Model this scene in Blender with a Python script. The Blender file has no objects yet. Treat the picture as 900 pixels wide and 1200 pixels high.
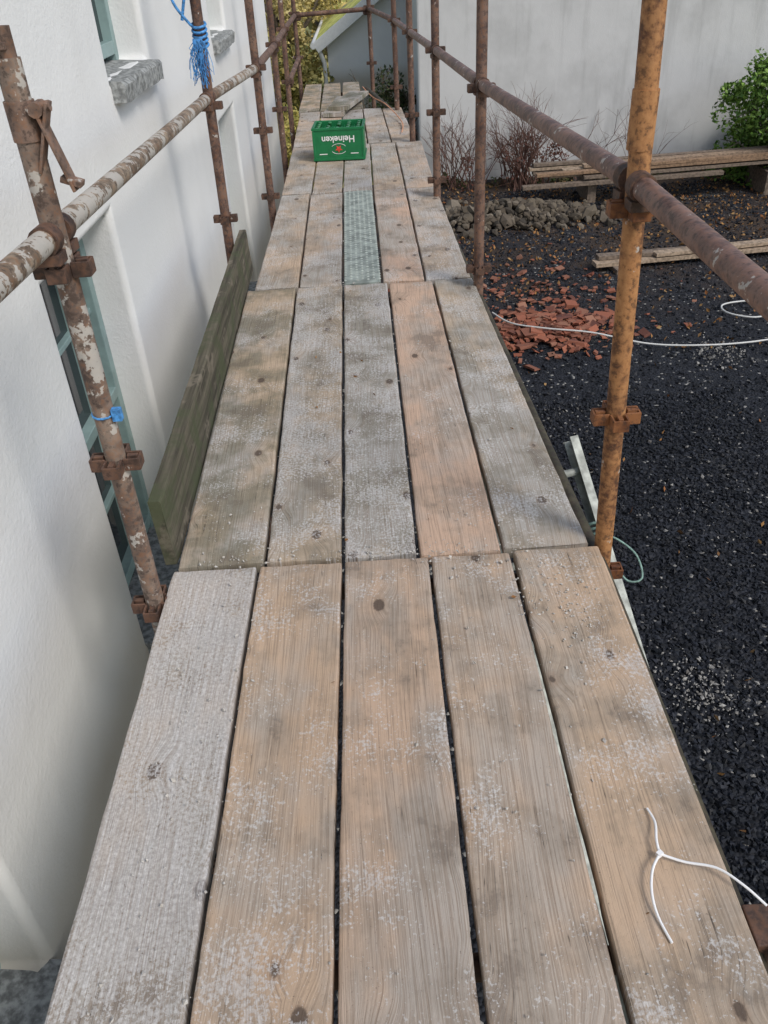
import bpy, bmesh, math, random
import numpy as np
from mathutils import Vector, Matrix, noise
random.seed(7); rng=np.random.default_rng(7)
S=bpy.context.scene
GZ=-1.9
# ---------------------------------------------------------------- node helpers
class NT:
    def __init__(s,name):
        s.m=bpy.data.materials.new(name); s.m.use_nodes=True; s.t=s.m.node_tree
        s.b=s.t.nodes["Principled BSDF"]; s._tc=None
    def n(s,typ,**kw):
        nd=s.t.nodes.new(typ)
        for k,v in kw.items(): setattr(nd,k,v)
        return nd
    def set(s,sock,v):
        if isinstance(v,bpy.types.NodeSocket): s.t.links.new(v,sock)
        else: sock.default_value=v
    def tc(s,which='Object'):
        if s._tc is None: s._tc=s.n('ShaderNodeTexCoord')
        return s._tc.outputs[which]
    def vm(s,op,a,b=None):
        nd=s.n('ShaderNodeVectorMath',operation=op); s.set(nd.inputs[0],a)
        if b is not None: s.set(nd.inputs[1],b)
        return nd.outputs[0]
    def ma(s,op,a,b=None,c=None,clamp=False):
        nd=s.n('ShaderNodeMath',operation=op,use_clamp=clamp); s.set(nd.inputs[0],a)
        if b is not None: s.set(nd.inputs[1],b)
        if c is not None: s.set(nd.inputs[2],c)
        return nd.outputs[0]
    def noise(s,vec,scale,detail=3,rough=.55,out=0,dim='3D'):
        nd=s.n('ShaderNodeTexNoise',noise_dimensions=dim); s.set(nd.inputs['Vector'],vec); nd.inputs['Scale'].default_value=scale
        nd.inputs['Detail'].default_value=detail; nd.inputs['Roughness'].default_value=rough
        return nd.outputs[out]
    def rng(s,v,a,b,c=0.,d=1.,smooth=True):
        nd=s.n('ShaderNodeMapRange'); 
        if smooth: nd.interpolation_type='SMOOTHSTEP'
        s.set(nd.inputs[0],v)
        for i,x in zip((1,2,3,4),(a,b,c,d)): s.set(nd.inputs[i],x)
        return nd.outputs[0]
    def mix(s,f,a,b,mode='MIX'):
        nd=s.n('ShaderNodeMix',data_type='RGBA',blend_type=mode)
        s.set(nd.inputs[0],f)
        for i,x in ((6,a),(7,b)):
            if isinstance(x,tuple) and len(x)==3: x=(*x,1)
            s.set(nd.inputs[i],x)
        return nd.outputs[2]
    def sep(s,v):
        nd=s.n('ShaderNodeSeparateXYZ'); s.set(nd.inputs[0],v); return nd.outputs
    def comb(s,x,y,z=0.):
        nd=s.n('ShaderNodeCombineXYZ')
        for i,v in enumerate((x,y,z)): s.set(nd.inputs[i],v)
        return nd.outputs[0]
    def attr(s,name):
        nd=s.n('ShaderNodeAttribute',attribute_type='OBJECT',attribute_name=name); return nd.outputs['Fac']
    def bump(s,h,dist=.01,strength=1.):
        nd=s.n('ShaderNodeBump'); s.set(nd.inputs['Height'],h); nd.inputs['Distance'].default_value=dist
        nd.inputs['Strength'].default_value=strength
        s.t.links.new(nd.outputs[0],s.b.inputs['Normal'])
    def fin(s,col,rough=.8,metal=0.,spec=.5):
        if isinstance(col,tuple): col=(*col,1) if len(col)==3 else col
        s.set(s.b.inputs['Base Color'],col); s.set(s.b.inputs['Roughness'],rough); s.set(s.b.inputs['Metallic'],metal)
        s.b.inputs['Specular IOR Level'].default_value=spec
        return s.m

def wood_mat():
    g=NT('weathered_board_wood')
    oi=g.n('ShaderNodeObjectInfo').outputs['Random']
    off=g.comb(g.ma('MULTIPLY',oi,37.),g.ma('MULTIPLY',oi,91.),0.)
    o=g.tc('Object'); p=g.vm('ADD',o,off); s_=g.sep(p)
    grey=g.attr('grey'); mort=g.attr('mortar'); green=g.attr('green'); pink=g.attr('pink')
    kp=g.vm('MULTIPLY',p,(6.,3.8,0.))
    vn=g.n('ShaderNodeTexVoronoi',voronoi_dimensions='2D'); g.set(vn.inputs['Vector'],kp); vn.inputs['Scale'].default_value=1.
    d=vn.outputs['Distance']; kr=g.sep(vn.outputs['Color'])
    gate=g.ma('GREATER_THAN',kr[0],.55)
    med=g.noise(p,5.,4,.66,dim='2D')
    fine=g.noise(p,120,3,.7,dim='2D')
    kr2=g.ma('MULTIPLY',kr[1],.06)
    kn=g.ma('MULTIPLY',g.rng(g.ma('ADD',d,g.ma('SUBTRACT',g.ma('MULTIPLY',fine,.04),kr2)),.035,.065,1.,0.),gate)
    pull=g.ma('MULTIPLY',g.rng(d,0.,.4,.028,0.),gate)
    warp=g.ma('MULTIPLY',g.noise(g.vm('MULTIPLY',p,(3.,.6,1.)),1.,1,dim='2D'),.10)
    gx=g.ma('ADD',g.ma('ADD',s_[0],warp),pull)
    fib=g.noise(g.comb(g.ma('MULTIPLY',gx,260.),g.ma('MULTIPLY',s_[1],4.)),1.,3,.75,dim='2D')
    grn=g.noise(g.comb(g.ma('MULTIPLY',gx,55.),g.ma('MULTIPLY',s_[1],.55)),1.,3,.6,dim='2D')
    ring=g.rng(g.ma('SINE',g.ma('MULTIPLY',grn,40.)),.2,1.)
    big=g.noise(g.vm('MULTIPLY',p,(2.5,1.3,1.)),1.,4,.7,dim='2D')
    gf=g.ma('ADD',grey,g.rng(big,.34,.66,-.45,.45),clamp=True)
    tan=g.mix(pink,(.505,.375,.26),(.57,.395,.30))
    c=g.mix(gf,tan,(.41,.385,.355))
    c=g.mix(g.rng(g.ma('ADD',med,g.ma('MULTIPLY',grn,.3)),.58,.84,0.,.45),c,(.26,.215,.175))
    c=g.mix(g.ma('MULTIPLY',g.rng(fib,.45,.70),.50),c,(.19,.145,.11))
    c=g.mix(g.ma('MULTIPLY',g.ma('MULTIPLY',ring,g.rng(big,.35,.6)),.36),c,(.22,.15,.10))
    c=g.mix(g.ma('MULTIPLY',green,g.rng(med,.35,.6)),c,(.10,.11,.06))
    crack=g.ma('MULTIPLY',g.rng(g.ma('ABSOLUTE',g.ma('SUBTRACT',grn,.47)),0.,.007,1.,0.),g.rng(med,.50,.57))
    c=g.mix(g.ma('MULTIPLY',crack,.85),c,(.035,.027,.022))
    halo=g.ma('MULTIPLY',g.rng(d,.05,.14,.35,0.),gate); c=g.mix(halo,c,(.24,.15,.095))
    c=g.mix(g.ma('MULTIPLY',kn,.82),c,(.085,.062,.05))
    st=g.rng(g.ma('ADD',med,g.ma('MULTIPLY',fine,.16)),.70,.77); c=g.mix(g.ma('MULTIPLY',st,.4),c,(.15,.12,.10))
    dots=g.rng(fine,.30,.24); c=g.mix(g.ma('MULTIPLY',dots,.6),c,(.08,.06,.05))
    m1=g.noise(g.vm('ADD',p,(7.,3.,0.)),3.6,5,.72,dim='2D')
    thr=g.ma('SUBTRACT',.755,g.ma('MULTIPLY',mort,.36))
    mm=g.ma('ADD',m1,g.ma('MULTIPLY',g.ma('SUBTRACT',fine,.5),.75))
    msk=g.rng(g.ma('SUBTRACT',mm,thr),-.01,.06)
    msk=g.ma('MULTIPLY',msk,g.rng(fib,.30,.60,1.,.45))
    c=g.mix(g.ma('MULTIPLY',msk,.82),c,g.mix(g.rng(fine,.35,.7),(.42,.40,.40),(.66,.65,.645)))
    h=g.ma('ADD',g.ma('MULTIPLY',fib,-.6),g.ma('MULTIPLY',fine,.5))
    g.bump(h,.0022,.9)
    return g.fin(c,.82,0.,.25)
WOOD=wood_mat()
g=NT('mossy_toe_board_wood'); o=g.tc('Object'); a_=g.noise(g.vm('MULTIPLY',o,(30.,1.2,30.)),1.,3,.7); b_=g.noise(o,4.5,4,.7)
c=g.mix(g.rng(a_,.35,.65),(.135,.12,.09),(.05,.045,.035)); c=g.mix(g.rng(b_,.44,.62,0.,.8),c,g.mix(a_,(.045,.055,.03),(.095,.11,.06))); c=g.mix(g.ma('MULTIPLY',g.rng(b_,.43,.36),.6),c,(.22,.19,.15))
g.bump(a_,.003,.9); MOSSW=g.fin(c,.9,0.,.2)

def rust_mat(name,dark,mid,white,orange=(.30,.12,.04),of=.3,rough=.7):
    g=NT(name); o=g.tc('Object')
    a=g.noise(o,8,4,.7); b=g.noise(o,55,3,.7)
    c=g.mix(g.rng(a,.38,.62),dark,mid)
    c=g.mix(g.ma('MULTIPLY',g.rng(b,.45,.65),of),c,orange)
    c=g.mix(g.ma('MULTIPLY',g.rng(b,.48,.36),.6),c,(.04,.025,.02))
    w=g.rng(g.ma('ADD',g.noise(g.vm('ADD',o,(5.,3.,1.)),15,4,.7),g.ma('MULTIPLY',b,.3)),.86-white*.3,.90-white*.3)
    c=g.mix(g.ma('MULTIPLY',w,.8),c,(.47,.45,.42))
    g.bump(b,.002,.8)
    return g.fin(c,rough,0.,.35)
R_DARK=rust_mat('brown_rust_steel',(.085,.052,.045),(.18,.115,.09),.2)
R_ORG=rust_mat('orange_rust_steel',(.14,.062,.032),(.37,.175,.07),.15,(.50,.26,.11),.5)
R_WHT=rust_mat('plaster_splashed_steel',(.12,.085,.07),(.24,.185,.15),.60)
R_RWHT=rust_mat('plaster_splashed_rail_steel',(.15,.11,.08),(.31,.25,.19),.72)
R_RAIL=rust_mat('dark_rust_steel',(.09,.05,.042),(.20,.12,.095),.3,(.30,.15,.09),.35,.5)
R_FIT=rust_mat('rusted_fitting',(.055,.035,.028),(.13,.075,.055),.1,(.22,.10,.05),.3)
R_LED=rust_mat('mossy_dark_ledger',(.035,.03,.022),(.08,.065,.045),.1,(.09,.09,.04),.3)

def plaster(name,base,dirt,bumpd=.004,lowz=None,stain=.25,streak=0.):
    g=NT(name); o=g.tc('Object')
    a=g.noise(o,1.1,4,.62); b=g.noise(o,60,3,.65)
    c=g.mix(g.ma('MULTIPLY',g.rng(a,.42,.7),stain),base,dirt)
    if streak:
        s_=g.noise(g.vm('MULTIPLY',o,(5.,5.,.5)),1.,4,.65); c=g.mix(g.ma('MULTIPLY',g.rng(s_,.5,.7),streak),c,tuple(x*.8 for x in dirt))
    if lowz is not None:
        z=g.sep(o)[2]
        f=g.rng(g.ma('ADD',z,g.ma('MULTIPLY',a,.35)),lowz,lowz+.35,1.,0.)
        c=g.mix(g.ma('MULTIPLY',f,.7),c,(.38,.32,.23))
    g.bump(g.ma('ADD',g.ma('MULTIPLY',b,.4),g.ma('MULTIPLY',a,2.5)),bumpd,.7)
    return g.fin(c,.92,0.,.2)
P_HOUSE=plaster('white_lime_render',(.78,.785,.79),(.64,.64,.635),.008,-.72,.35)
P_BARN=plaster('aged_white_render',(.60,.60,.60),(.42,.42,.415),.008,None,.6,.35)

def simple(name,col,rough=.6,metal=0.,var=.25,scale=20,bd=0.):
    g=NT(name); o=g.tc('Object'); n_=g.noise(o,scale,3)
    d=tuple(x*(1-var) for x in col); l=tuple(min(1,x*(1+var)) for x in col)
    if bd: g.bump(n_,bd,.5)
    return g.fin(g.mix(g.rng(n_,.3,.7),d,l),rough,metal,.4)
def island(name,cols,rough=.8,trans=0.,spec=.3):
    g=NT(name); r=g.n('ShaderNodeNewGeometry').outputs['Random Per Island']
    cr=g.n('ShaderNodeValToRGB'); g.set(cr.inputs[0],r); e=cr.color_ramp.elements
    while len(e)<len(cols): e.new(.5)
    for i,cc in enumerate(cols): e[i].position=i/(len(cols)-1); e[i].color=(*cc,1)
    m=g.fin(cr.outputs[0],rough,0.,spec)
    return m
# ---------------------------------------------------------------- mesh helpers
class MB:
    def __init__(s): s.v=[]; s.f=[]; s.sm=[]
    def add(s,vs,fs,smooth=False):
        k=len(s.v); s.v+= [tuple(x) for x in vs]; s.f+=[tuple(i+k for i in f) for f in fs]; s.sm+=[smooth]*len(fs)
    def box(s,c,size,M=None,taper=1.):
        c=Vector(c); hx,hy,hz=[x/2 for x in size]; vs=[]
        for z in (-1,1):
            for x,y in ((-1,-1),(1,-1),(1,1),(-1,1)):
                k=taper if z>0 else 1.
                p=Vector((x*hx*k,y*hy*k,z*hz))
                if M: p=M@p
                vs.append(c+p)
        s.add(vs,[(3,2,1,0),(4,5,6,7),(0,1,5,4),(1,2,6,5),(2,3,7,6),(3,0,4,7)])
    def sweep(s,pts,r,n=10,cap=True,flat=1.):
        pts=[Vector(p) for p in pts]; rs=r if isinstance(r,(list,tuple)) else [r]*len(pts)
        T=[(pts[min(i+1,len(pts)-1)]-pts[max(i-1,0)]).normalized() for i in range(len(pts))]
        up=Vector((0,0,1)) if abs(T[0].z)<.9 else Vector((1,0,0))
        A=T[0].cross(up).normalized(); vs=[]; 
        for i,p in enumerate(pts):
            A=(A-T[i]*A.dot(T[i])).normalized(); B=T[i].cross(A)
            for k in range(n):
                a=2*math.pi*k/n; vs.append(p+A*math.cos(a)*rs[i]+B*math.sin(a)*rs[i]*flat)
        fs=[]
        for i in range(len(pts)-1):
            for k in range(n):
                k2=(k+1)%n; fs.append((i*n+k,i*n+k2,(i+1)*n+k2,(i+1)*n+k))
        s.add(vs,fs,True)
        if cap:
            s.add(vs[:n],[tuple(range(n-1,-1,-1))]); s.add(vs[-n:],[tuple(range(n))])
    def obj(s,name,mat,parent=None,bevel=0,loc=None,rot=None,props=None):
        me=bpy.data.meshes.new(name); me.from_pydata(s.v,[],s.f); me.update()
        me.polygons.foreach_set('use_smooth',s.sm)
        return mkobj(name,me,mat,parent,bevel,loc,rot,props)
def mkobj(name,me,mat,parent=None,bevel=0,loc=None,rot=None,props=None):
    ob=bpy.data.objects.new(name,me); S.collection.objects.link(ob); me.materials.append(mat)
    if parent: ob.parent=parent
    if loc: ob.location=loc
    if rot: ob.rotation_euler=rot
    if bevel:
        b=ob.modifiers.new('b','BEVEL'); b.width=bevel; b.segments=2; b.limit_method='ANGLE'
    for k,v in (props or {}).items(): ob[k]=float(v)
    return ob
def empty(name):
    e=bpy.data.objects.new(name,None); S.collection.objects.link(e); return e
def npmesh(name,V,F,mat,parent=None,smooth=False):
    V=np.asarray(V,dtype=np.float32); F=np.asarray(F,dtype=np.int32); me=bpy.data.meshes.new(name)
    me.vertices.add(len(V)); me.vertices.foreach_set('co',V.ravel()); k=F.shape[1]
    me.loops.add(F.size); me.loops.foreach_set('vertex_index',F.ravel())
    me.polygons.add(len(F)); me.polygons.foreach_set('loop_start',np.arange(0,F.size,k,dtype=np.int32)); me.polygons.foreach_set('loop_total',np.full(len(F),k,dtype=np.int32))
    me.polygons.foreach_set('use_smooth',np.full(len(F),smooth)); me.update(calc_edges=True); me.validate()
    return mkobj(name,me,mat,parent)
def rotm(n):
    q=rng.normal(size=(n,4)); q/=np.linalg.norm(q,axis=1)[:,None]; w,x,y,z=q.T
    return np.stack([np.stack([1-2*(y*y+z*z),2*(x*y-z*w),2*(x*z+y*w)],-1),np.stack([2*(x*y+z*w),1-2*(x*x+z*z),2*(y*z-x*w)],-1),np.stack([2*(x*z-y*w),2*(y*z+x*w),1-2*(x*x+y*y)],-1)],1)
OCT=np.array([[1,0,0],[-1,0,0],[0,1,0],[0,-1,0],[0,0,1],[0,0,-1]],float)
OF=np.array([[0,2,4],[2,1,4],[1,3,4],[3,0,4],[2,0,5],[1,2,5],[3,1,5],[0,3,5]])
CUB=np.array([[x,y,z] for z in(-1,1) for x,y in((-1,-1),(1,-1),(1,1),(-1,1))],float)
CF=np.array([[3,2,1,0],[4,5,6,7],[0,1,5,4],[1,2,6,5],[2,3,7,6],[3,0,4,7]])
_bm=bmesh.new(); bmesh.ops.create_icosphere(_bm,subdivisions=1,radius=1.); ICO=np.array([v.co[:] for v in _bm.verts]); IF=np.array([[v.index for v in f.verts] for f in _bm.faces]); _bm.free()
def chips(name,C,size,mat,base='o',flat=(1,1,.6),tilt=None,parent=None,jit=.3):
    n=len(C); B,F={'o':(OCT,OF),'c':(CUB,CF),'i':(ICO,IF)}[base]
    V=B[None]*(1+rng.uniform(-jit,jit,size=(n,len(B),3)))*np.asarray(size)[:,None,None]*(np.array(flat)*rng.uniform(.65,1.35,size=(n,1,3)))
    R=rotm(n)
    if tilt is not None:
        a=rng.uniform(0,6.28,n); tx=rng.normal(0,tilt,n); ca,sa=np.cos(a),np.sin(a); Z=np.zeros(n); O=np.ones(n)
        Rz=np.stack([np.stack([ca,-sa,Z],-1),np.stack([sa,ca,Z],-1),np.stack([Z,Z,O],-1)],1)
        Rx=np.stack([np.stack([O,Z,Z],-1),np.stack([Z,np.cos(tx),-np.sin(tx)],-1),np.stack([Z,np.sin(tx),np.cos(tx)],-1)],1); R=Rz@Rx
    V=np.einsum('nij,nkj->nki',R,V)+np.asarray(C)[:,None,:]
    Fa=F[None]+(np.arange(n)*len(B))[:,None,None]
    return npmesh(name,V.reshape(-1,3),Fa.reshape(-1,F.shape[1]),mat,parent)
def leafverts(C,size):
    n=len(C); q=np.array([[-.5,0,0],[0,-.28,.06],[.5,0,0],[0,.28,.06]])
    V=np.einsum('nij,nkj->nki',rotm(n),q[None]*np.asarray(size)[:,None,None])+np.asarray(C)[:,None,:]
    return V.reshape(-1,3),(np.arange(4)[None]+(np.arange(n)*4)[:,None])
def clumps(center,rad,nc,per,cr):
    out=[]
    for i in range(nc):
        d=rng.normal(size=3); d/=np.linalg.norm(d); r=rng.uniform(.35,1.)**.6
        c=np.array(center)+d*r*np.array(rad); k=rng.uniform(.6,1.3)*cr
        p=rng.normal(size=(int(per*rng.uniform(.5,1.4)),3)); p/=np.linalg.norm(p,axis=1)[:,None]
        out.append(c+p*(k*rng.uniform(.3,1.05,size=(len(p),1))**.5)*np.array([1,1,.75]))
    return np.concatenate(out)
# ---------------------------------------------------------------- boards
def board(name,x0a,x1a,ya,x0b,x1b,yb,z=0.,th=.038,mat=None,gap=.0055,props=None,parent=None,warp=1.):
    wa=x1a-x0a-2*gap; wb=x1b-x0b-2*gap; w=(wa+wb)/2; xa=(x0a+x1a)/2; xb=(x0b+x1b)/2; L=math.hypot(xb-xa,yb-ya)
    ang=math.atan2(-(xb-xa),(yb-ya)); seed=random.random()*100
    prof=[(-w/2,-th),(-w/2,-.006),(-w/2+.002,-.002),(-w/2+.007,0)]
    prof+= [(-w/2+.007+(w-.014)*i/8,0) for i in range(1,8)]
    prof+= [(w/2-.007,0),(w/2-.002,-.002),(w/2,-.006),(w/2,-th)]
    ny=max(4,int(L/.035)); vs=[];fs=[]; m=len(prof)
    for j in range(ny+1):
        t=j/ny; y=-L/2+L*t; k=(wa+(wb-wa)*t)/w
        for (px,pz) in prof:
            nz=noise.noise(Vector((px*9+seed,y*2.2,seed)))*.0022*warp+ (px/w*2)**2*.0015*warp
            ex=noise.noise(Vector((seed,y*6,math.copysign(3,px))))*.0028*warp + noise.noise(Vector((seed,y*30,math.copysign(3,px))))*.0014*warp
            endr=noise.noise(Vector((px*22,seed,t*5)))*.006 if j in (0,ny) else 0
            dd=-.004 if (j in (0,ny) and pz>-.01) else 0
            vs.append((px*k+(ex if abs(px)>w/2-.01 else 0),y+endr,pz+(nz if pz>-.02 else 0)+dd))
    for j in range(ny):
        for i in range(m-1): fs.append((j*m+i,j*m+i+1,(j+1)*m+i+1,(j+1)*m+i))
        fs.append((j*m+m-1,j*m,(j+1)*m,(j+1)*m+m-1))
    fs.append(tuple(range(m-1,-1,-1))); fs.append(tuple(ny*m+i for i in range(m)))
    b=MB(); b.add(vs,fs)
    return b.obj(name,mat or WOOD,parent,0,((xa+xb)/2,(ya+yb)/2,z),(0,0,ang),props)
secs=[
 (-.9,1.815,[-.614,-.372,-.134,.106,.334,.582],[-.614,-.372,-.134,.106,.334,.582]),
 (1.832,4.035,[-.602,-.353,-.134,.077,.312,.558],[-.644,-.395,-.162,.062,.285,.488]),
 (4.05,5.875,[-.61,-.385,-.165,.035,.25,.482],[-.61,-.41,-.186,.02,.24,.45]),
 (5.89,7.42,[-.61,-.40,-.19,.02,.24,.45],[-.63,-.41,-.19,.02,.23,.45]),
 (7.435,9.10,[-.63,-.42,-.20,.0,.20,.41],[-.66,-.45,-.24,-.03,.16,.36]),
]
GREY=[[.90,.25,.30,.22,.42],[.60,.70,.90,.25,.70],[.55,.65,.5,.4,.6],[.6,.7,.5,.6,.55],[.6,.4,.7,.6,.6]]
MORT=[[1.08,.48,.30,.44,.42],[.40,.66,.66,.22,.50],[.5,.55,.5,.4,.6],[.5,.6,.7,.5,.4],[.5,.6,.6,.5,.5]]
PINK=[[0,.3,.5,.35,.25],[.0,.0,0,.8,.0],[.2,.3,0,.9,.3],[.2,.3,.2,.2,.5],[.2,.2,.2,.2,.2]]
GRN=[[.0,.05,.05,.05,.1],[.40,.22,.25,.05,.2],[.1]*5,[.1]*5,[.1]*5]
for si,(ya,yb,xa,xb) in enumerate(secs):
    for k in range(5):
        if si==2 and k==2: continue
        jit=random.uniform(-.006,.006)
        board('scaffold_board',xa[k],xa[k+1],ya+jit,xb[k],xb[k+1],yb+jit,z=random.uniform(-.004,.003),
              props=dict(grey=GREY[si][k],mortar=MORT[si][k],green=GRN[si][k],pink=PINK[si][k]))
for k,(a,b) in enumerate(((-.68,-.46),(-.46,-.24),(-.24,-.02))):
    board('scaffold_board',a,b,9.12,a-.02,b-.04,11.0,z=.005,props=dict(grey=.4,mortar=.3,green=.5,pink=0))
for k in range(2):
    board('loose_board',-.42+.05*k,-.21+.05*k,8.7+.1*k,-.30+.14*k,-.09+.14*k,9.7,z=.045+.04*k,props=dict(grey=1,mortar=.2,green=.6,pink=0))
board('toe_board',-.1125,.1125,1.87,-.1125,.1125,4.42,mat=MOSSW,th=.038)
tb=bpy.data.objects['toe_board']
tb.matrix_world=Matrix.Translation((-.632,3.145,.085))@Matrix.Rotation(.018,4,'Z')@Matrix.Rotation(math.radians(88),4,'Y')
gm=simple('galvanised_green_steel',(.29,.325,.295),.6,.1,.35,14)
mp=empty('metal_plank')
board('plank_body',-.162,.032,4.05,-.186,.018,5.875,z=.002,mat=gm,parent=mp,warp=.2)
b=MB()
for i in range(7):
    for j in range(46):
        t=j/45; x=-.15+(.172)*i/6-.02*t; y=4.09+1.75*t+ (.019 if i%2 else 0)
        b.sweep([(x,y,.002),(x,y,.0045)],[.0075,.005],8)
b.obj('raised_studs',simple('stud_steel',(.44,.48,.44),.6,.1,.2,30),mp)
# ---------------------------------------------------------------- scaffold frame
sc=empty('scaffold')
def lerp(a,b,t): return Vector(a)+(Vector(b)-Vector(a))*t
def tube(name,a,b,mat,r=.0242,n=20,parent=sc):
    mb=MB(); N_=max(2,int((Vector(b)-Vector(a)).length/.15)); mb.sweep([lerp(a,b,i/N_) for i in range(N_+1)],r,n); return mb.obj(name,mat,parent)
def pressing(mb,c,s=1.):
    c=Vector(c); t=.005; w=.036*s; pr=.036*s; h=.032*s
    for k in range(4):
        M=Matrix.Rotation(k*math.pi/2,3,'Z')
        o0=.021
        for sg in (-1,1): mb.box(c+M@Vector((o0+pr/2,sg*w/2,0)),(pr,t,h),M)
        mb.box(c+M@Vector((o0+pr,0,0)),(t,w+t-.001,h*.97),M)
        mb.box(c+M@Vector((o0+pr*.55,0,h*.30)),(pr*.7,w*.35,h*.5),M)
def post(base,top,mat,zs,name='standard',fm=None):
    base=Vector(base); top=Vector(top); d=(top-base)/(top.z-base.z)
    lo=base+d*(GZ+.02-base.z)
    tube(name,lo,top,mat)
    mb=MB()
    for z in zs: pressing(mb,base+d*(z-base.z))
    mb.box(lo+Vector((0,0,-.004)),(.15,.15,.008))
    mb.obj(name+'_pressings',fm or R_FIT,sc,.001)
    return lambda z: base+d*(z-base.z)
R1=post((.600,1.85,0),(.563,1.87,1.62),R_ORG,[.385,-.12,.90,-1.2],fm=rust_mat('orange_fitting',(.12,.045,.02),(.28,.12,.05),.05))
R2=post((.50,3.93,0),(.50,3.95,1.75),R_DARK,[.08,.86,-.5])
R3=post((.435,5.62,0),(.435,5.62,1.75),R_DARK,[.10,.50,.84])
R4=post((.375,7.4,0),(.375,7.4,1.75),R_DARK,[.2,.79])
R5=post((.31,8.95,0),(.31,8.95,1.75),R_DARK,[.2,.76])
R6=post((.10,10.9,0),(.10,10.9,1.75),R_DARK,[.2,.76])
L1=post((-.638,1.70,0),(-.648,1.73,1.27),R_WHT,[-.02,.42,.885,-1.2])
L2=post((-.745,4.32,0),(-.715,4.30,1.75),R_DARK,[.28,.80])
L3=post((-.655,5.66,0),(-.635,5.62,1.75),R_DARK,[.05,.45,.80])
L4=post((-.70,7.4,0),(-.68,7.4,1.75),R_DARK,[.3,.76])
L5=post((-.74,8.95,0),(-.72,8.95,1.75),R_DARK,[.3,.74])
L6=post((-.75,10.9,0),(-.74,10.9,1.75),R_DARK,[.3,.74])
def rail(a,b,mat,name='guard_rail'):
    a=Vector(a);b=Vector(b);d=(b-a).normalized(); tube(name,a+d*.04,b-d*.04,mat)
    mb=MB()
    for p,s in ((a,1),(b,-1)):
        q=p+d*s*.045; M=d.to_track_quat('Y','Z').to_matrix()
        mb.box(q+Vector((0,0,-.036)),(.05,.05,.022),M); mb.box(q+d*s*-.018+Vector((0,0,-.02)),(.010,.06,.075),M)
        mb.sweep([q-d*.02,q+d*.02],.030,16)
    mb.obj(name+'_end_clips',R_FIT,sc,.0015)
Rr=[(.575,-.5,.958),(.573,1.86,.955),(.50,3.94,.875),(.435,5.62,.84),(.375,7.4,.79),(.31,8.95,.76)]
for i in range(5): rail(Rr[i],Rr[i+1],R_RAIL)
Lr=[(-.665,-.5,.99),(-.648,1.72,.955),(-.735,4.28,.835),(-.645,5.63,.80),(-.68,7.4,.755),(-.72,8.95,.735),(-.74,10.9,.72)]
for i in range(6): rail(Lr[i],Lr[i+1],R_RWHT if i<3 else R_DARK)
rail((-.74,10.9,.72),(.10,10.9,.74),R_DARK)
rail((.31,8.95,.76),(.10,10.9,.74),R_DARK)
rail((-.72,8.95,.30),(-.74,10.9,.30),R_DARK)
for P in ([(.584,-.9,-.066),(.582,1.80,-.066),(.499,3.94,-.066),(.437,5.62,-.066),(.40,7.4,-.066),(.33,8.95,-.066),(.02,10.9,-.066)],
          [(-.56,-.9,-.066),(-.56,1.72,-.066),(-.60,4.28,-.066),(-.585,5.63,-.066),(-.60,7.4,-.066),(-.63,8.95,-.066),(-.66,10.9,-.066)]):
    for i in range(6): tube('ledger',P[i],P[i+1],R_LED)
for y,a,b_ in ((.75,-.60,.65),(1.815,-.60,.62),(4.04,-.64,.52),(5.88,-.62,.47),(7.43,-.64,.44),(9.1,-.66,.36),(10.9,-.66,.06)):
    tube('transom',(a,y,-.112),(b_,y,-.112),R_FIT,.0242)
mb=MB(); mb.box((.612,.755,-.060),(.05,.075,.07)); mb.box((.625,.70,-.03),(.02,.03,.04)); mb.sweep([(.625,.70,-.03),(.66,.70,-.02)],.008,8); mb.obj('coupler',R_FIT,sc,.003)
p=R1(1.13); mb=MB(); mb.sweep([p+Vector((0,0,-.11)),p+Vector((0,0,.005))],.0275,20); mb.obj('spigot_collar',R_ORG,sc)
mb=MB(); q=R1(1.30); mb.sweep([q+Vector((.0,-.0235,0)),q+Vector((.0,-.0255,0))],.006,10); mb.obj('pin_hole',simple('hole_black',(.01,.01,.01),.9),sc)
t=L1(1.27); mb=MB()
mb.sweep([t,t+Vector((0,0,.05))],.019,16); mb.box(t+Vector((0.0,-.004,.02)),(.022,.05,.012))
M=Matrix.Rotation(.35,3,'Y')
u=L1(1.14)
mb.box(u+Vector((.035,-.01,-.005)),(.006,.034,.13),M); mb.box(u+Vector((.052,-.01,-.03)),(.006,.038,.15),Matrix.Rotation(-.25,3,'Y'))
mb.sweep([u+Vector((0,-.012,.045)),u+Vector((.06,-.012,.05))],.010,10); mb.sweep([u+Vector((.035,-.03,.045)),u+Vector((.035,.015,.045))],.014,10)
mb.box(u+Vector((.066,-.01,-.085)),(.04,.03,.012),M)
mb.sweep([u+Vector((0,0,-.01)),u+Vector((0,0,.06))],.028,16)
mb.obj('wedge_latch',rust_mat('worn_latch_steel',(.10,.065,.05),(.22,.15,.12),.3),sc,.0015)
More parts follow.
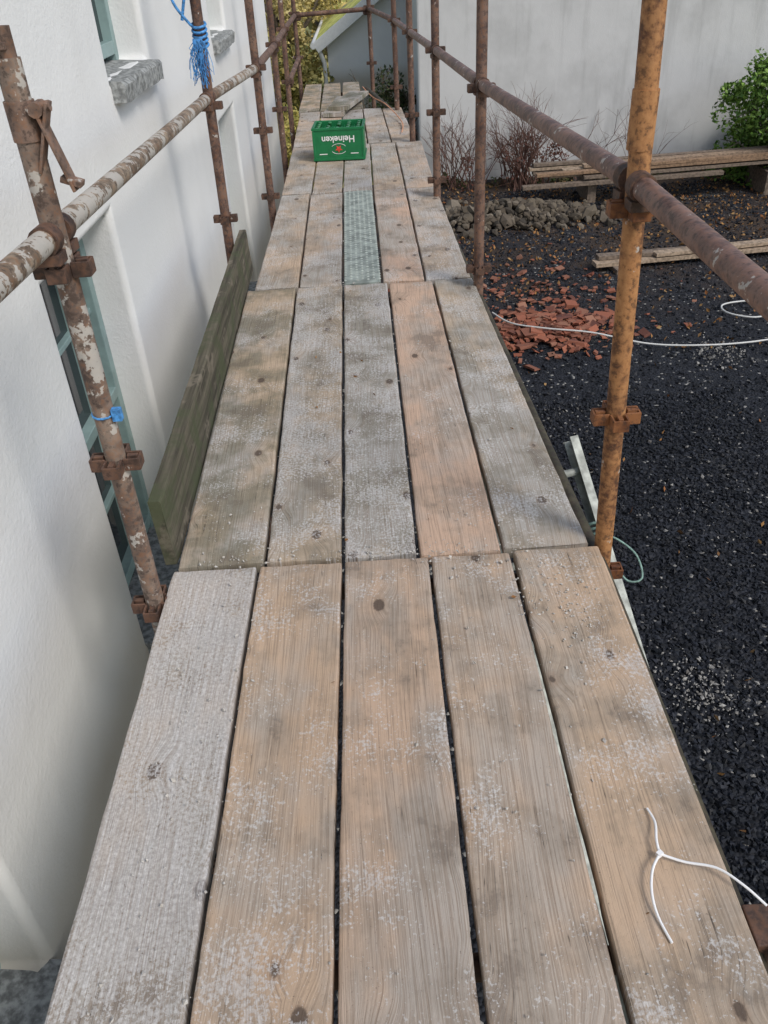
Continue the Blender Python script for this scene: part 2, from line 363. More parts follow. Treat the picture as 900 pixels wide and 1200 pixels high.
# ---------------------------------------------------------------- house
house=empty('rendered_house')
def wall_x(name,X,y0,y1,z0,z1,ops,depth,mat,parent,bev=.02):
    ys=sorted({y0,y1,*[o[0] for o in ops],*[o[1] for o in ops]}); zs=sorted({z0,z1,*[o[2] for o in ops],*[o[3] for o in ops]})
    bm=bmesh.new(); V={}
    def v(*c):
        c=tuple(round(x,4) for x in c)
        if c not in V: V[c]=bm.verts.new(c)
        return V[c]
    inside=lambda y,z:any(o[0]<y<o[1] and o[2]<z<o[3] for o in ops)
    for i in range(len(ys)-1):
        for j in range(len(zs)-1):
            a,b,c,d=ys[i],ys[i+1],zs[j],zs[j+1]
            if not inside((a+b)/2,(c+d)/2): bm.faces.new([v(X,a,c),v(X,b,c),v(X,b,d),v(X,a,d)])
            else:
                if not inside(a-.001,(c+d)/2): bm.faces.new([v(X,a,c),v(X,a,d),v(X-depth,a,d),v(X-depth,a,c)])
                if not inside(b+.001,(c+d)/2): bm.faces.new([v(X,b,d),v(X,b,c),v(X-depth,b,c),v(X-depth,b,d)])
                if not inside((a+b)/2,c-.001): bm.faces.new([v(X,b,c),v(X,a,c),v(X-depth,a,c),v(X-depth,b,c)])
                if not inside((a+b)/2,d+.001): bm.faces.new([v(X,a,d),v(X,b,d),v(X-depth,b,d),v(X-depth,a,d)])
    D=X-7
    bm.faces.new([v(X,y1,z0),bm.verts.new((D,y1,z0)),bm.verts.new((D,y1,z1)),v(X,y1,z1)])
    bm.faces.new([v(X,y0,z1),bm.verts.new((D,y0,z1)),bm.verts.new((D,y0,z0)),v(X,y0,z0)])
    bm.faces.new([bm.verts.new(q) for q in ((D,y0,z0),(D,y0,z1),(D,y1,z1),(D,y1,z0))])
    bmesh.ops.recalc_face_normals(bm,faces=bm.faces)
    ed=[e for e in bm.edges if len(e.link_faces)==2 and e.calc_face_angle(0)>1.2]
    if bev: bmesh.ops.bevel(bm,geom=ed,offset=bev,segments=4,affect='EDGES',profile=.5)
    for f_ in bm.faces: f_.smooth=True
    me=bpy.data.meshes.new(name); bm.to_mesh(me); bm.free()
    ob=mkobj(name,me,mat,parent)
    wn=ob.modifiers.new('w','WEIGHTED_NORMAL'); wn.keep_sharp=True
    return ob
lower=[(-.05,1.19,-.86,.60),(2.46,3.30,-.86,.60),(6.15,6.95,-.95,.42)]
upper=[(3.68,4.42,1.0,2.3),(6.38,7.12,.90,2.2),(.0,.75,1.05,2.3)]
wall_x('walls',-1.0,-5.,10.2,GZ-.1,3.2,lower+upper,.26,P_HOUSE,house,.03)
teal=simple('teal_painted_timber',(.24,.34,.34),.45,0.,.12,12); stone=simple('granite_sill_stone',(.27,.28,.28),.85,0.,.45,45,.003)
gl=NT('window_glass'); glass=gl.fin((.02,.025,.03),.06,0.,.8)
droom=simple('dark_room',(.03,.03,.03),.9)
for k,(a,b_,c,d) in enumerate(lower+upper):
    X=-1.0-.17; mb=MB(); f=.055
    for y in (a+f/2,b_-f/2): mb.box((X,y,(c+d)/2),(.07,f,d-c-.004))
    for z in (c+f/2+.03,d-f/2): mb.box((X,(a+b_)/2,z),(.066,b_-a-2*f,f))
    mb.box((X+.006,(a+b_)/2,(c+d)/2),(.06,b_-a-2*f,.045))
    nb=2 if k<3 else 1
    for i in range(nb): mb.box((X+.003,a+(b_-a)*(i+1)/(nb+1),(c+d)/2),(.035,.022,d-c-2*f))
    for z in (c+(d-c)*.27,c+(d-c)*.75): mb.box((X,(a+b_)/2,z),(.031,b_-a-2*f,.022))
    mb.obj('window_frame',teal,house,.003)
    mb=MB(); mb.box((X-.012,(a+b_)/2,(c+d)/2),(.006,b_-a-.02,d-c-.02)); mb.obj('window_glass',glass,house)
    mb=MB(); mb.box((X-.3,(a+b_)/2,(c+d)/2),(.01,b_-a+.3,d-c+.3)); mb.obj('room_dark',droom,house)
    mb=MB()
    L=b_-a+.02; yy=(a+b_)/2; th_=.085 if k>=3 else .12; fx=-.945 if k>=3 else -.86
    n=10; vs=[];fs=[]
    for i in range(n+1):
        y=yy-L/2+L*i/n
        jz=[random.uniform(-.006,.006) for _ in range(4)]
        vs+=[(-1.25,y,c-th_+jz[0]),(-1.25,y,c+.012),(fx-.01+jz[1],y,c-.006+jz[2]*.5),(fx+jz[3],y,c-.02),(fx-.004+jz[0],y,c-th_+jz[2])]
    for i in range(n):
        for j in range(5): fs.append((i*5+j,i*5+(j+1)%5,(i+1)*5+(j+1)%5,(i+1)*5+j))
    fs+= [(4,3,2,1,0),tuple(n*5+j for j in range(5))]
    mb.add(vs,fs); mb.obj('stone_sill',stone,house)
slate=simple('roof_slate',(.10,.105,.115),.7,0.,.3,8)
def roofgeo(mb,x0,x1,y0,y1,ze,zr,t=.08):
    xm=(x0+x1)/2; vs=[]
    for y in (y0,y1): vs+=[(x0,y,ze),(xm,y,zr),(x1,y,ze),(x1,y,ze-t),(xm,y,zr-t),(x0,y,ze-t)]
    mb.add(vs,[(0,1,7,6),(1,2,8,7),(2,3,9,8),(3,4,10,9),(4,5,11,10),(5,0,6,11),(5,4,1,0),(4,3,2,1),(6,7,10,11),(7,8,9,10)])
mb=MB(); roofgeo(mb,-8.25,-.75,-5.2,10.4,3.15,6.3); mb.obj('roof',slate,house)
mb=MB(); mb.add([(-8,-5,3.1),(-4.5,-5,6.1),(-1,-5,3.1),(-8,10.2,3.1),(-4.5,10.2,6.1),(-1,10.2,3.1)],[(0,2,1),(3,4,5)]); mb.obj('gable_tops',P_HOUSE,house)
mb=MB(); mb.sweep([(-.72,-5.2,3.08),(-.72,10.4,3.08)],.06,12); mb.obj('gutter',simple('black_gutter',(.03,.03,.03),.4),house)
# ---------------------------------------------------------------- barn
barn=empty('white_barn')
def blockw(name,x0,x1,y0,y1,z0,z1,mat,parent):
    mb=MB(); mb.box(((x0+x1)/2,(y0+y1)/2,(z0+z1)/2),(x1-x0,y1-y0,z1-z0)); return mb.obj(name,mat,parent,.03)
blockw('walls',.80,15,13.75,17,GZ-.1,1.5,P_BARN,barn)
mb=MB()
mb.add([(.65,13.5,1.42),(15.2,13.5,1.42),(15.2,15.4,2.3),(.65,15.4,2.3),(.65,17.2,1.42),(15.2,17.2,1.42)],[(0,1,2,3),(3,2,5,4)]); mb.obj('roof',slate,barn)
shed=empty('mossy_roof_outbuilding')
g=NT('sunlit_moss_on_slate'); o=g.tc('Object'); mossc=g.mix(g.rng(g.noise(o,2.5,4,.7),.32,.48),(.26,.25,.22),g.mix(g.rng(g.noise(o,9,3),.35,.65),(.42,.44,.07),(.80,.74,.20))); MOSS=g.fin(mossc,.95)  # moss colours raised so the dim slope looks sunlit
mb=MB(); x0,x1,xm,zr=-.80,4.3,1.75,1.62
mb.add([(x0+.15,17.6,GZ),(x1-.15,17.6,GZ),(x1-.15,17.6,-.15),(xm,17.6,zr-.17),(x0+.15,17.6,-.15),(x0+.15,24,GZ),(x0+.15,24,-.15),(x1-.15,24,GZ),(x1-.15,24,-.15),(xm,24,zr-.17)],
 [(0,1,2,3,4),(5,0,4,6),(1,7,8,2),(7,5,6,9,8)]); mb.obj('walls',P_HOUSE,shed)
mb=MB(); roofgeo(mb,x0-.05,x1+.05,17.45,24.2,-.12,zr,.09); mb.obj('roof',MOSS,shed)
wp=simple('white_painted_timber',(.82,.82,.80),.5,0.,.05)
mb=MB(); 
for s_,xa in ((1,x0),(-1,x1)):
    a=Vector((xa-.06*s_,17.42,-.24)); b_=Vector((xm,17.42,zr-.12))
    d=b_-a; ang=math.atan2(d.z,d.x); M=Matrix.Rotation(-ang,3,'Y'); mb.box((a+b_)/2,(d.length,.035,.19),M)
mb.obj('barge_boards',wp,shed,.004)
mb=MB(); mb.sweep([(x0-.1,17.4,-.2),(x0-.1,24.2,-.2)],.055,10); mb.sweep([(x0-.02,17.45,-.2),(x0+.08,17.52,-.5),(x0+.08,17.52,GZ)],.04,10); mb.obj('gutter_and_downpipe',wp,shed)
# ---------------------------------------------------------------- ground
g=NT('rough_grass'); o=g.tc('Object'); c=g.mix(g.rng(g.noise(o,.6,4,.7),.35,.65),(.14,.17,.04),(.42,.36,.13)); GR=g.fin(c,.95)
mb=MB(); Rg=400
mb.add([(-Rg,-Rg,GZ-.02),(Rg,-Rg,GZ-.02),(Rg,Rg,GZ-.02),(-Rg,Rg,GZ-.02)],[(0,1,2,3)]); mb.obj('ground',GR)
g=NT('black_chippings_bed'); o=g.tc('Object')
vn=g.n('ShaderNodeTexVoronoi'); g.set(vn.inputs['Vector'],o); vn.inputs['Scale'].default_value=45.
vd=vn.outputs['Distance']; r_=g.sep(vn.outputs['Color'])[0]
c=g.mix(g.rng(r_,0.,1.,smooth=False),(.008,.009,.012),(.024,.027,.036))
c=g.mix(g.ma('GREATER_THAN',r_,.975),c,(.30,.29,.27))
A_=g.noise(o,1.1,4,.65)
pale=g.ma('MULTIPLY',g.rng(A_,.60,.70),g.rng(g.noise(o,26,3),.4,.6))
c=g.mix(g.ma('MULTIPLY',pale,.6),c,(.25,.24,.22))
yy_=g.sep(o)[1]
c=g.mix(g.ma('MULTIPLY',g.ma('MULTIPLY',g.rng(yy_,7.,11.),g.rng(A_,.62,.40)),.8),c,(.075,.048,.03))
g.bump(g.ma('MULTIPLY',vd,-1.),.02,1.); BED=g.fin(c,.8,0.,.3)
nx,ny=90,110; X0,X1,Y0,Y1=-1.0,11.,-4.,13.8
xs=np.linspace(X0,X1,nx); ys=np.linspace(Y0,Y1,ny)
def gh(x,y): return .05*noise.noise(Vector((x*.6,y*.6,3)))+.02*noise.noise(Vector((x*2.3,y*2.3,7)))
V=[(x,y,GZ+.05+gh(x,y)) for y in ys for x in xs]; F=[(j*nx+i,j*nx+i+1,(j+1)*nx+i+1,(j+1)*nx+i) for j in range(ny-1) for i in range(nx-1)]
npmesh('gravel_yard',V,F,BED,smooth=True)
def gpt(x,y): return GZ+.05+gh(x,y)
def scat(n,xr,yr):
    x=rng.uniform(*xr,n); y=rng.uniform(*yr,n); return np.array([(a,b,gpt(a,b)) for a,b in zip(x,y)])
C1=scat(26000,(.5,2.9),(.6,6.2)); C2=scat(13000,(.5,7.5),(5.5,13.)); C=np.concatenate([C1,C2]); C[:,2]+=.004
sz=np.concatenate([rng.uniform(.008,.021,len(C1)),rng.uniform(.012,.026,len(C2))])
chips('black_gravel',C,sz,island('black_chippings',[(.005,.006,.009),(.008,.010,.014),(.012,.014,.020),(.017,.020,.028),(.024,.027,.037),(.034,.034,.036)],.7))
def blobs(cx,cy,n,s): return np.array([(a,b,gpt(a,b)+.008) for a,b in zip(rng.normal(cx,s,n),rng.normal(cy,s*1.1,n))])
C=np.concatenate([scat(700,(.5,7),(.8,13.)),blobs(3.07,6.9,260,.14),blobs(1.57,2.9,300,.13),blobs(2.0,4.6,90,.25),blobs(1.5,5.9,90,.2)]); C[:,2]+=.006
chips('pale_stones',C,np.minimum(rng.gamma(2.5,.0024,len(C))+.002,.016),island('pale_stone',[(.20,.19,.18),(.36,.35,.33),(.14,.13,.12)],.85))
def leaves(name,C,sz,mat):
    V,F=leafverts(C,sz); return npmesh(name,V,F,mat)
C=np.concatenate([scat(200,(.5,7),(1.,7)),scat(1500,(.6,7.5),(7,13.4)),scat(1800,(.6,7.),(9.6,13.4))]); C[:,2]+=.022
leaves('fallen_leaves',C,rng.uniform(.025,.065,len(C)),island('autumn_leaf',[(.24,.09,.03),(.34,.18,.06),(.12,.06,.03),(.36,.22,.09)],.8))
def heap(n,cx,cy,rx,ry,h):
    u=rng.normal(size=(n,2))*.42; x=cx+u[:,0]*rx; y=cy+u[:,1]*ry; k=np.exp(-(u**2).sum(1)*2.2)
    return np.array([(a,b,gpt(a,b)+h*kk*rng.uniform(.2,1)+.015) for a,b,kk in zip(x,y,k)])
TERR=island('terracotta',[(.26,.085,.05),(.34,.13,.08),(.17,.055,.035),(.30,.15,.10),(.22,.09,.06),(.12,.05,.04)],.95)
C=heap(620,1.66,7.6,.85,.62,.09); chips('broken_tile_pile',C,rng.gamma(2.5,.009,len(C))+.008,TERR,'c',(1,.7,.22),.35)
C=heap(260,1.6,8.7,1.5,1.3,.02); chips('broken_tile_scatter',C,rng.gamma(2.,.008,len(C))+.006,TERR,'c',(1,.7,.25),.3)
C=heap(900,1.95,11.4,1.35,.6,.26)
chips('stone_rubble_pile',C,rng.gamma(3.5,.012,len(C))+.012,island('field_stone',[(.075,.06,.045),(.14,.115,.085),(.05,.043,.036),(.10,.08,.06),(.20,.17,.135)],.95),'i',(1,.8,.6),None,None,.22)
def stack(name,items):
    e=empty(name)
    for i,(a,b_,w,t) in enumerate(items):
        a=Vector(a);b_=Vector(b_);d=b_-a; M=Matrix.Rotation(math.atan2(d.y,d.x),3,'Z')@Matrix.Rotation(-math.asin(d.z/d.length),3,'Y')
        mb=MB(); mb.box((0,0,0),(d.length,w,t),M); mb.obj('timber_%d'%(i+1),simple('weathered_timber_%d'%i,random.choice([(.28,.20,.14),(.33,.25,.18),(.17,.13,.10),(.25,.16,.10)]),.85,0,.35,30) ,e,.003,loc=tuple((a+b_)/2))
    return e
it=[]
for k in range(11):
    lay=k//4; r=k%4
    it.append(((2.35+random.uniform(-.1,.9),12.0+r*.17+random.uniform(-.03,.03),-1.47+lay*.055),(6.9+random.uniform(-.6,.6),12.15+r*.17+random.uniform(-.05,.05),-1.43+lay*.055+random.uniform(-.01,.02)),random.choice([.13,.10,.075]),.04))
it+=[((2.1,11.9,-1.55),(4.9,12.0,-1.52),.10,.05),((3.1,12.0,GZ+.17),(3.1,12.7,GZ+.17),.12,.28),((5.6,12.0,GZ+.18),(5.6,12.7,GZ+.18),.12,.33)]
stack('timber_stack',it)
stack('timber_offcuts',[((2.5,9.3,GZ+.12),(4.9,9.55,GZ+.12),.16,.045),((2.6,9.48,GZ+.12),(5.2,9.75,GZ+.12),.14,.045),((2.55,9.38,GZ+.17),(3.6,9.46,GZ+.17),.12,.045),((3.2,9.35,GZ+.175),(5.,9.60,GZ+.18),.12,.04),((2.7,9.5,GZ+.07),(2.75,9.1,GZ+.07),.07,.06)])
def smooth(pts,k=8):
    P=[Vector(p) for p in pts]; P=[P[0]]+P+[P[-1]]; out=[]
    for i in range(1,len(P)-2):
        for j in range(k):
            t=j/k; a,b_,c,d=P[i-1:i+3]; out.append(.5*((2*b_)+(c-a)*t+(2*a-5*b_+4*c-d)*t*t+(3*b_-a-3*c+d)*t**3))
    return out+[P[-2]]
WH=simple('white_plastic_pipe',(.62,.62,.60),.45,0,.05)
mb=MB(); hp=[(1.15,7.9),(1.3,7.62),(1.6,7.42),(2.0,7.28),(2.5,7.12),(3.0,7.02),(3.5,7.02),(3.9,7.15),(4.1,7.45),(3.95,7.65),(3.65,7.6),(3.45,7.75),(3.5,7.95),(3.9,8.0),(4.6,7.9)]
mb.sweep(smooth([(x,y,gpt(x,y)+(.10 if x<2.1 else .04)) for x,y in hp]),.0085,8); mb.obj('white_hose',WH)
lad=empty('aluminium_ladder'); AL=simple('dull_aluminium',(.38,.40,.37),.6,.1,.35,25)
a=Vector((.668,2.53,-.07)); b_=Vector((1.16,.74,-1.84)); d=(b_-a).normalized(); side=Vector((-1,-.15,0)); side=(side-d*side.dot(d)).normalized(); nn=d.cross(side)
M=Matrix((side,d,nn)).transposed()
mb=MB()
for s_ in (0,.36):
    c=(a+b_)/2+side*s_; L=(b_-a).length
    mb.box(c,(.006,L,.07),M); mb.box(c+side*.012+nn*.034,(.03,L-.002,.005),M); mb.box(c+side*.012-nn*.034,(.03,L-.002,.005),M)
mb.obj('stiles',AL,lad,.001)
mb=MB()
k=.12
while k<L: mb.sweep([a+d*k,a+d*k+side*.36],.014,10); k+=.27
mb.obj('rungs',AL,lad)
ROP=simple('teal_rope_fibre',(.22,.34,.30),.8,0,.3,80)
mb=MB()
for k in range(4):
    c=a+d*(.32+.018*k); pts=[c+nn*(.05*math.cos(t))+side*(.02+.035*math.sin(t))+d*.006*math.sin(t*2) for t in np.linspace(0,6.4,20)]
    mb.sweep(pts,.005,6)
s0=a+d*.36+nn*.05
mb.sweep(smooth([s0,s0+Vector((.05,0,.0)),s0+Vector((.12,-.05,-.04)),s0+Vector((.13,-.12,-.09)),s0+Vector((.08,-.12,-.10)),s0+Vector((.04,-.06,-.06))]),.0035,6)
mb.obj('tie_rope',ROP)
# ---------------------------------------------------------------- zip tie
mb=MB(); H=(.46,.872,.016)
mb.sweep(smooth([(.468,.975,.006),(.472,.94,.012),(.462,.90,.018),H]),.0026,6,flat=.7)
mb.sweep(smooth([H,(.50,.855,.014),(.55,.835,.022),(.585,.80,.022),(.615,.768,.010)]),.0026,6)
mb.sweep(smooth([H,(.437,.84,.02),(.424,.80,.018),(.424,.76,.010),(.435,.715,.006)]),.0026,6)
mb.box(H,(.011,.009,.009),Matrix.Rotation(.5,3,'Z')); mb.obj('cable_tie',simple('white_nylon',(.85,.85,.86),.35,0,.02))
# ---------------------------------------------------------------- blue rope on post
BL=simple('blue_polypropylene',(.07,.26,.58),.6,0,.4,90); mb=MB(); c0=L2(1.13)
for k in range(5): 
    c=c0+Vector((0,0,-.02*k)); mb.sweep([c+Vector((.031*math.cos(t),.031*math.sin(t),.01*math.sin(t))) for t in np.linspace(0,6.3,16)],.006,6)
for k in range(46):
    q=c0+Vector((-.01+random.uniform(-.02,.02),-.035,-.05)); e=Vector((random.uniform(-.05,.05),random.uniform(-.05,.01),-random.uniform(.10,.2)))
    mb.sweep([q,q+e*.3+Vector((random.uniform(-.03,.03),-.01,0)),q+e*.7+Vector((random.uniform(-.02,.02),0,0)),q+e],.0017,4)
mb.sweep(smooth([c0+Vector((-.03,-.02,0)),c0+Vector((-.09,-.03,.09)),c0+Vector((-.11,0,.20)),c0+Vector((-.05,0,.28)),c0+Vector((-.03,0,.18)),c0+Vector((-.07,0,.02))]),.007,6)
mb.obj('blue_rope',BL)
mb=MB(); c0=L1(.55)
mb.sweep([c0+Vector((.026*math.cos(t),.026*math.sin(t),.004*math.sin(t))) for t in np.linspace(0,6.3,14)],.003,6)
mb.box(c0+Vector((.034,-.012,.0)),(.022,.018,.03)); mb.obj('blue_tape_tie',BL,None,.004)
mb=MB(); mb.sweep(smooth([(-.02,10.2,.05),(.08,9.6,.03),(.2,8.9,.06),(.32,8.2,.02),(.30,7.7,.02)]),.005,6); mb.obj('orange_string',simple('orange_twine',(.6,.30,.18),.8))
# ---------------------------------------------------------------- crate
cr=empty('beer_crate'); cr.location=(-.215,6.97,.004); cr.rotation_euler=(0,0,-.05)
GP=simple('green_crate_plastic',(.012,.17,.06),.38,0,.08); w,dp,h=.385,.30,.235
mb=MB(); t=.012
mb.box((0,-dp/2,h/2),(w,t,h)); mb.box((0,dp/2,h/2),(w,t,h)); mb.box((-w/2+.006,0,h*.4),(t,dp-t,h*.8)); mb.box((w/2-.006,0,h*.4),(t,dp-t,h*.8))
mb.box((-w/2+.006,0,h-.012),(t,dp-t,.024)); mb.box((w/2-.006,0,h-.012),(t,dp-t,.024)); 
for sx in(-1,1):
    for sy in (-1,1): mb.box((sx*(w/2-.006),sy*(dp/2-.045),h*.85),(t-.001,.07,h*.2))
mb.box((0,0,.01),(w-.02,dp-.02,.012)); mb.obj('shell',GP,cr,.004)
mb=MB(); 
for z in (.012,h-.008): 
    mb.box((0,-dp/2-.008,z),(w+.016,.008,.018)); mb.box((0,dp/2+.008,z),(w+.016,.008,.018)); mb.box((-w/2-.004,0,z),(.008,dp+.008,.018)); mb.box((w/2+.004,0,z),(.008,dp+.008,.018))
for sx in (-1,1): mb.box((sx*(w/2-.004),-dp/2-.007,h/2),(.016,.008,h-.04))
for i in range(1,5): mb.box((-w/2+w*i/5,0,.13),(.004,dp-.03,.15))
for i in range(1,4): mb.box((0,-dp/2+dp*i/4,.13),(w-.03,.004,.148))
mb.obj('ribs_and_dividers',GP,cr,.002)
mb=MB(); mc=MB()
for i in range(5):
    for j in range(4):
        if random.random()<.1: continue
        x=-w/2+w*(i+.5)/5; y=-dp/2+dp*(j+.5)/4
        mb.sweep([(x,y,.02),(x,y,.13),(x,y,.165),(x,y,.225)],[.029,.029,.015,.012],12); mc.sweep([(x,y,.223),(x,y,.231)],[.0145,.013],12)
mb.obj('bottles',simple('green_bottle_glass',(.01,.07,.025),.12,0,.1),cr); mc.obj('bottle_caps',simple('cap_metal',(.05,.22,.09),.35,.3),cr)
WL=simple('white_print',(.8,.8,.8),.5,0,.02)
tx=bpy.data.curves.new('label_text','FONT'); tx.body='Heineken'; tx.size=.066; tx.align_x='CENTER'; tx.extrude=.0006; tx.offset=.0012
to=bpy.data.objects.new('tmp',tx); S.collection.objects.link(to); bpy.context.view_layer.update()
me=bpy.data.meshes.new_from_object(to.evaluated_get(bpy.context.evaluated_depsgraph_get())); bpy.data.objects.remove(to)
ob=mkobj('label_text',me,WL,cr); ob.location=(0,-dp/2-.0085,.175); ob.rotation_euler=(math.radians(90),math.radians(180),0)
mb=MB()
pts=[( (.030 if k%2==0 else .013)*math.sin(k*math.pi/5),(.030 if k%2==0 else .013)*math.cos(k*math.pi/5)) for k in range(10)]
mb.add([(x,-dp/2-.009,.085-z) for x,z in pts]+[(0,-dp/2-.009,.085)],[(k,(k+1)%10,10) for k in range(10)]); mb.obj('red_star',simple('red_print',(.65,.06,.04),.5),cr)
mb=MB()
for k in range(2):
    mb.sweep([( (.040+.0)*math.cos(t)*1.5,-dp/2-.0075,.085+.036*math.sin(t)) for t in (np.linspace(.5,2.6,14)+(math.pi*k))],.0018,6)
mb.box((-.12,-dp/2-.0075,.05),(.06,.002,.006)); mb.box((.12,-dp/2-.0075,.05),(.06,.002,.006)); mb.obj('label_marks',WL,cr)
# ---------------------------------------------------------------- crumbs on deck
def dk(n,cx,cy,sx,sy): return np.stack([rng.normal(cx,sx,n),rng.normal(cy,sy,n),np.full(n,.004)],-1)
C=np.concatenate([dk(90,.02,1.84,.12,.02),dk(60,-.45,1.85,.1,.03),dk(190,.42,1.60,.06,.1),dk(70,.25,1.8,.1,.05),dk(260,-.5,1.2,.08,.5),dk(160,0,3.,.3,1.2),dk(80,.3,1.1,.15,.5),dk(30,-.1,4.05,.3,.02)])
C=C[(abs(C[:,0])<.54)]
chips('mortar_crumbs',C,np.minimum(rng.gamma(2.,.001,len(C))+.001,.005),island('mortar_grain',[(.35,.33,.31),(.55,.53,.5),(.45,.42,.38)],.95))
C=dk(26,0,2.6,.3,1.6); C=C[abs(C[:,0])<.5]; leaves('leaf_bits',C,rng.uniform(.008,.02,len(C)),island('dry_leaf',[(.2,.09,.03),(.3,.16,.06)],.8))
# ---------------------------------------------------------------- vegetation
BARK=simple('bark',(.10,.08,.06),.95,0,.35,14); TWIG=simple('red_brown_twigs',(.13,.07,.055),.85,0,.3,14)
def branch(mb,p,d,L,r,depth,spread=.55,n=5):
    pts=[Vector(p)]; dd=Vector(d).normalized()
    for i in range(n):
        dd=(dd+Vector([random.gauss(0,.13) for _ in range(3)])).normalized(); pts.append(pts[-1]+dd*L/n)
    mb.sweep(pts,[r*(1-.6*i/n) for i in range(n+1)],5,cap=False)
    tips=[pts[-1]]
    if depth>0:
        for k in range(random.randint(2,4)):
            i=random.randint(2,n); nd=(dd+Vector([random.gauss(0,spread) for _ in range(3)])).normalized()
            tips+=branch(mb,pts[i],nd,L*random.uniform(.5,.75),r*.5,depth-1,spread,n)
    return tips
def shrub(name,cx,cy,n,h,mat,r=.008):
    mb=MB()
    for k in range(n): branch(mb,(cx+random.gauss(0,.14),cy+random.gauss(0,.1),GZ),(random.gauss(0,.35),random.gauss(0,.25),1),h*random.uniform(.45,.75),r,2,.35,4)
    mb.obj(name,mat)
shrub('bare_shrub',1.35,13.2,22,1.0,TWIG,.011); shrub('bare_shrub',2.35,13.15,44,1.05,TWIG,.012); shrub('bare_shrub',3.2,13.3,8,1.2,TWIG); shrub('bare_shrub',4.0,13.3,6,1.0,TWIG)
C=np.concatenate([clumps((2.4,13.1,-1.4),(.5,.25,.4),22,34,.14),clumps((1.4,13.1,-1.65),(.35,.2,.25),10,24,.12)]); leaves('shrub_leaves',C,rng.uniform(.03,.06,len(C)),island('rust_leaf',[(.10,.035,.03),(.16,.065,.045),(.08,.05,.03)],.8))
C=np.concatenate([clumps((x,13.35,GZ+.05),(.5,.15,.16),8,60,.12) for x in (1.2,2.2,3.2,4.2,5.2)]); leaves('border_weeds',C,rng.uniform(.03,.08,len(C)),island('weed_leaf',[(.04,.07,.02),(.10,.09,.04),(.14,.09,.05)],.8))
def bush(name,c,rad,nc,per,cr_,size,cols):
    e=empty(name); C=clumps(c,rad,nc,per,cr_); C=C[C[:,2]>GZ]
    V,F=leafverts(C,rng.uniform(size*.6,size*1.3,len(C))); npmesh('leaves',V,F,island(name+'_leaf',cols,.6),e)
    mb=MB()
    for k in range(7): branch(mb,(c[0]+random.gauss(0,.15),c[1],GZ),(random.gauss(0,.5),random.gauss(0,.3),1),(c[2]-GZ)*1.1,.03,2,.5,4)
    mb.obj('stems',BARK,e); return e
bush('green_bush',(6.0,12.7,-1.08),(1.0,.75,.92),100,190,.26,.075,[(.06,.13,.02),(.12,.22,.03),(.20,.33,.06),(.07,.15,.03),(.28,.42,.10)])
bush('ivy_clump',(.35,14.3,-1.1),(.4,.35,.75),42,150,.2,.06,[(.015,.03,.01),(.03,.05,.015),(.05,.07,.02),(.12,.08,.06)])
bush('garden_hedge',(-2.6,17.5,-.9),(2.0,.9,.95),90,170,.35,.10,[(.24,.21,.06),(.42,.34,.10),(.12,.14,.04),(.58,.46,.16)])  # hedge and the bush below: sunlight put into the golden leaf colours
bush('sunlit_golden_bush',(-1.3,14.3,-1.3),(.6,.6,.55),44,150,.25,.07,[(.36,.31,.07),(.55,.45,.15),(.22,.24,.05)])
def tree(name,x,y,h,cr_,cols,nc=60,per=130,size=.14):
    e=empty(name); mb=MB(); tips=branch(mb,(x,y,GZ),(random.gauss(0,.08),0,1),h*.6,.14,3,.5,6); mb.obj('trunk_and_limbs',BARK,e)
    C=[clumps(tuple(t),(.5,.5,.4),3,per//3,cr_*.22) for t in tips]; C.append(clumps((x,y,GZ+h*.65),(cr_,cr_,h*.3),nc,per,cr_*.22)); C=np.concatenate(C)
    V,F=leafverts(C,rng.uniform(size*.6,size*1.3,len(C))); npmesh('foliage',V,F,island(name+'_leaf',cols,.7),e)
A=[(.50,.40,.16),(.68,.55,.22),(.32,.28,.11),(.76,.64,.32)]; G_=[(.10,.14,.04),(.2,.22,.07),(.32,.30,.10)]  # first list: golden leaf tones brightened to stand in for sunlight
tree('sunlit_autumn_tree',-3.2,24,5.5,1.8,A); tree('sunlit_autumn_tree',-.9,29,5.,1.8,A,50); tree('oak_tree',2.5,33,6,2.2,G_); tree('oak_tree',-7,27,7,2.5,G_)
tree('sunlit_autumn_tree',-1.9,20,3.2,1.0,A,36,110,.1)
C=[]
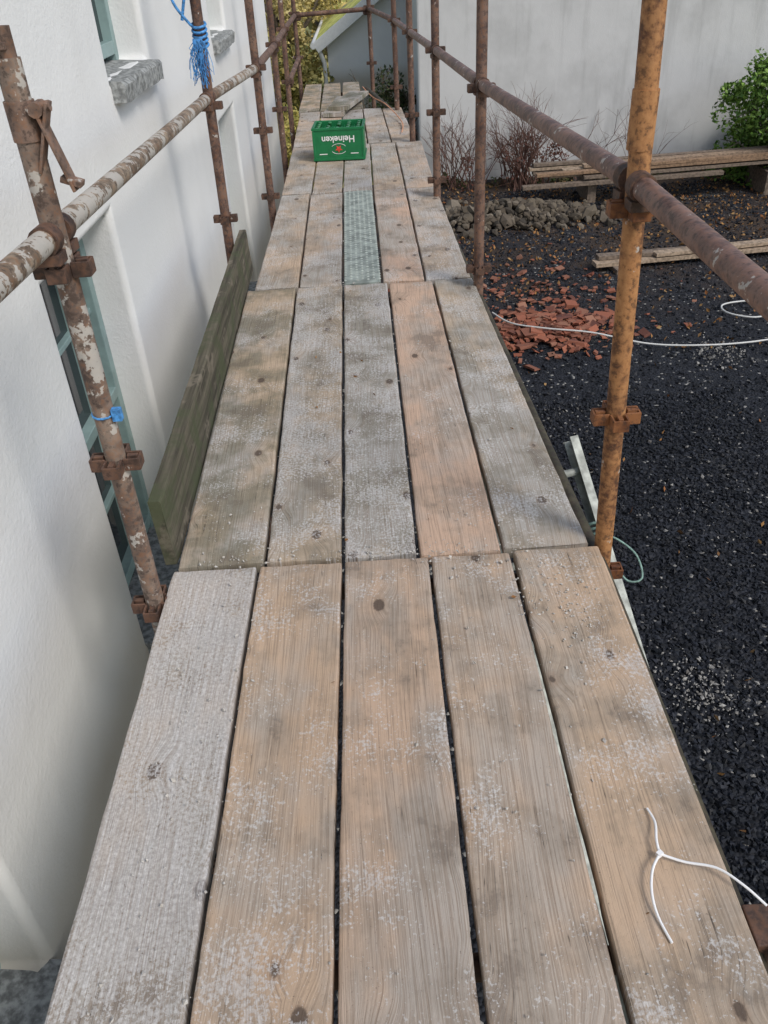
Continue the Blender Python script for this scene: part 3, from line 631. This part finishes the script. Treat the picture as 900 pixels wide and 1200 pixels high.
for k in range(46):
    x=-40+k*1.8+random.uniform(-.6,.6); y=38+random.uniform(-3,3); C.append(clumps((x,y,GZ+2.2),(1.6,1.2,2.4),12,80,.8))
C=np.concatenate(C); leaves('distant_trees',C,rng.uniform(.25,.5,len(C)),island('distant_leaf',[(.2,.2,.09),(.38,.33,.15),(.52,.45,.22),(.25,.25,.11)],.8))
# ---------------------------------------------------------------- light
sd=Vector((.50,-.48,.72)).normalized(); el=math.asin(sd.z); az=math.atan2(sd.x,sd.y)
W=bpy.data.worlds.new("World"); S.world=W; W.use_nodes=True; nt=W.node_tree
bg=nt.nodes['Background']; sky=nt.nodes.new('ShaderNodeTexSky'); sky.sky_type='NISHITA'; sky.sun_disc=False
sky.sun_elevation=el; sky.sun_rotation=az; sky.dust_density=1.5; sky.ozone_density=1.; sky.air_density=1.2
hs=nt.nodes.new('ShaderNodeHueSaturation'); hs.inputs['Saturation'].default_value=.8
nt.links.new(sky.outputs[0],hs.inputs['Color']); nt.links.new(hs.outputs[0],bg.inputs[0]); bg.inputs[1].default_value=.15
sl=bpy.data.lights.new('soft_fill_sun','SUN'); sl.energy=2.05; sl.angle=math.radians(18); sl.color=(1,.95,.87); so=bpy.data.objects.new('soft_fill_sun',sl); S.collection.objects.link(so)  # wide soft lamp added to lift exposure, in place of true open shade
so.rotation_euler=sd.to_track_quat('Z','Y').to_euler()
# ---------------------------------------------------------------- camera
Y=Vector((-33,675,-970)).normalized(); Z=Vector((-85,1400,970)).normalized(); Z=(Z-Y*Z.dot(Y)).normalized(); X=Y.cross(Z)
cam=bpy.data.cameras.new('camera'); cam.sensor_fit='HORIZONTAL'; cam.sensor_width=36; cam.lens=38.8; cam.clip_end=1500; cam.clip_start=.05
co=bpy.data.objects.new('camera',cam); S.collection.objects.link(co); co.matrix_world=Matrix.Translation((0,0,1.42))@Matrix((X,Y,Z)).to_4x4(); S.camera=co
S.view_settings.view_transform='Standard'; S.view_settings.look='None'; S.view_settings.exposure=0; S.view_settings.gamma=1
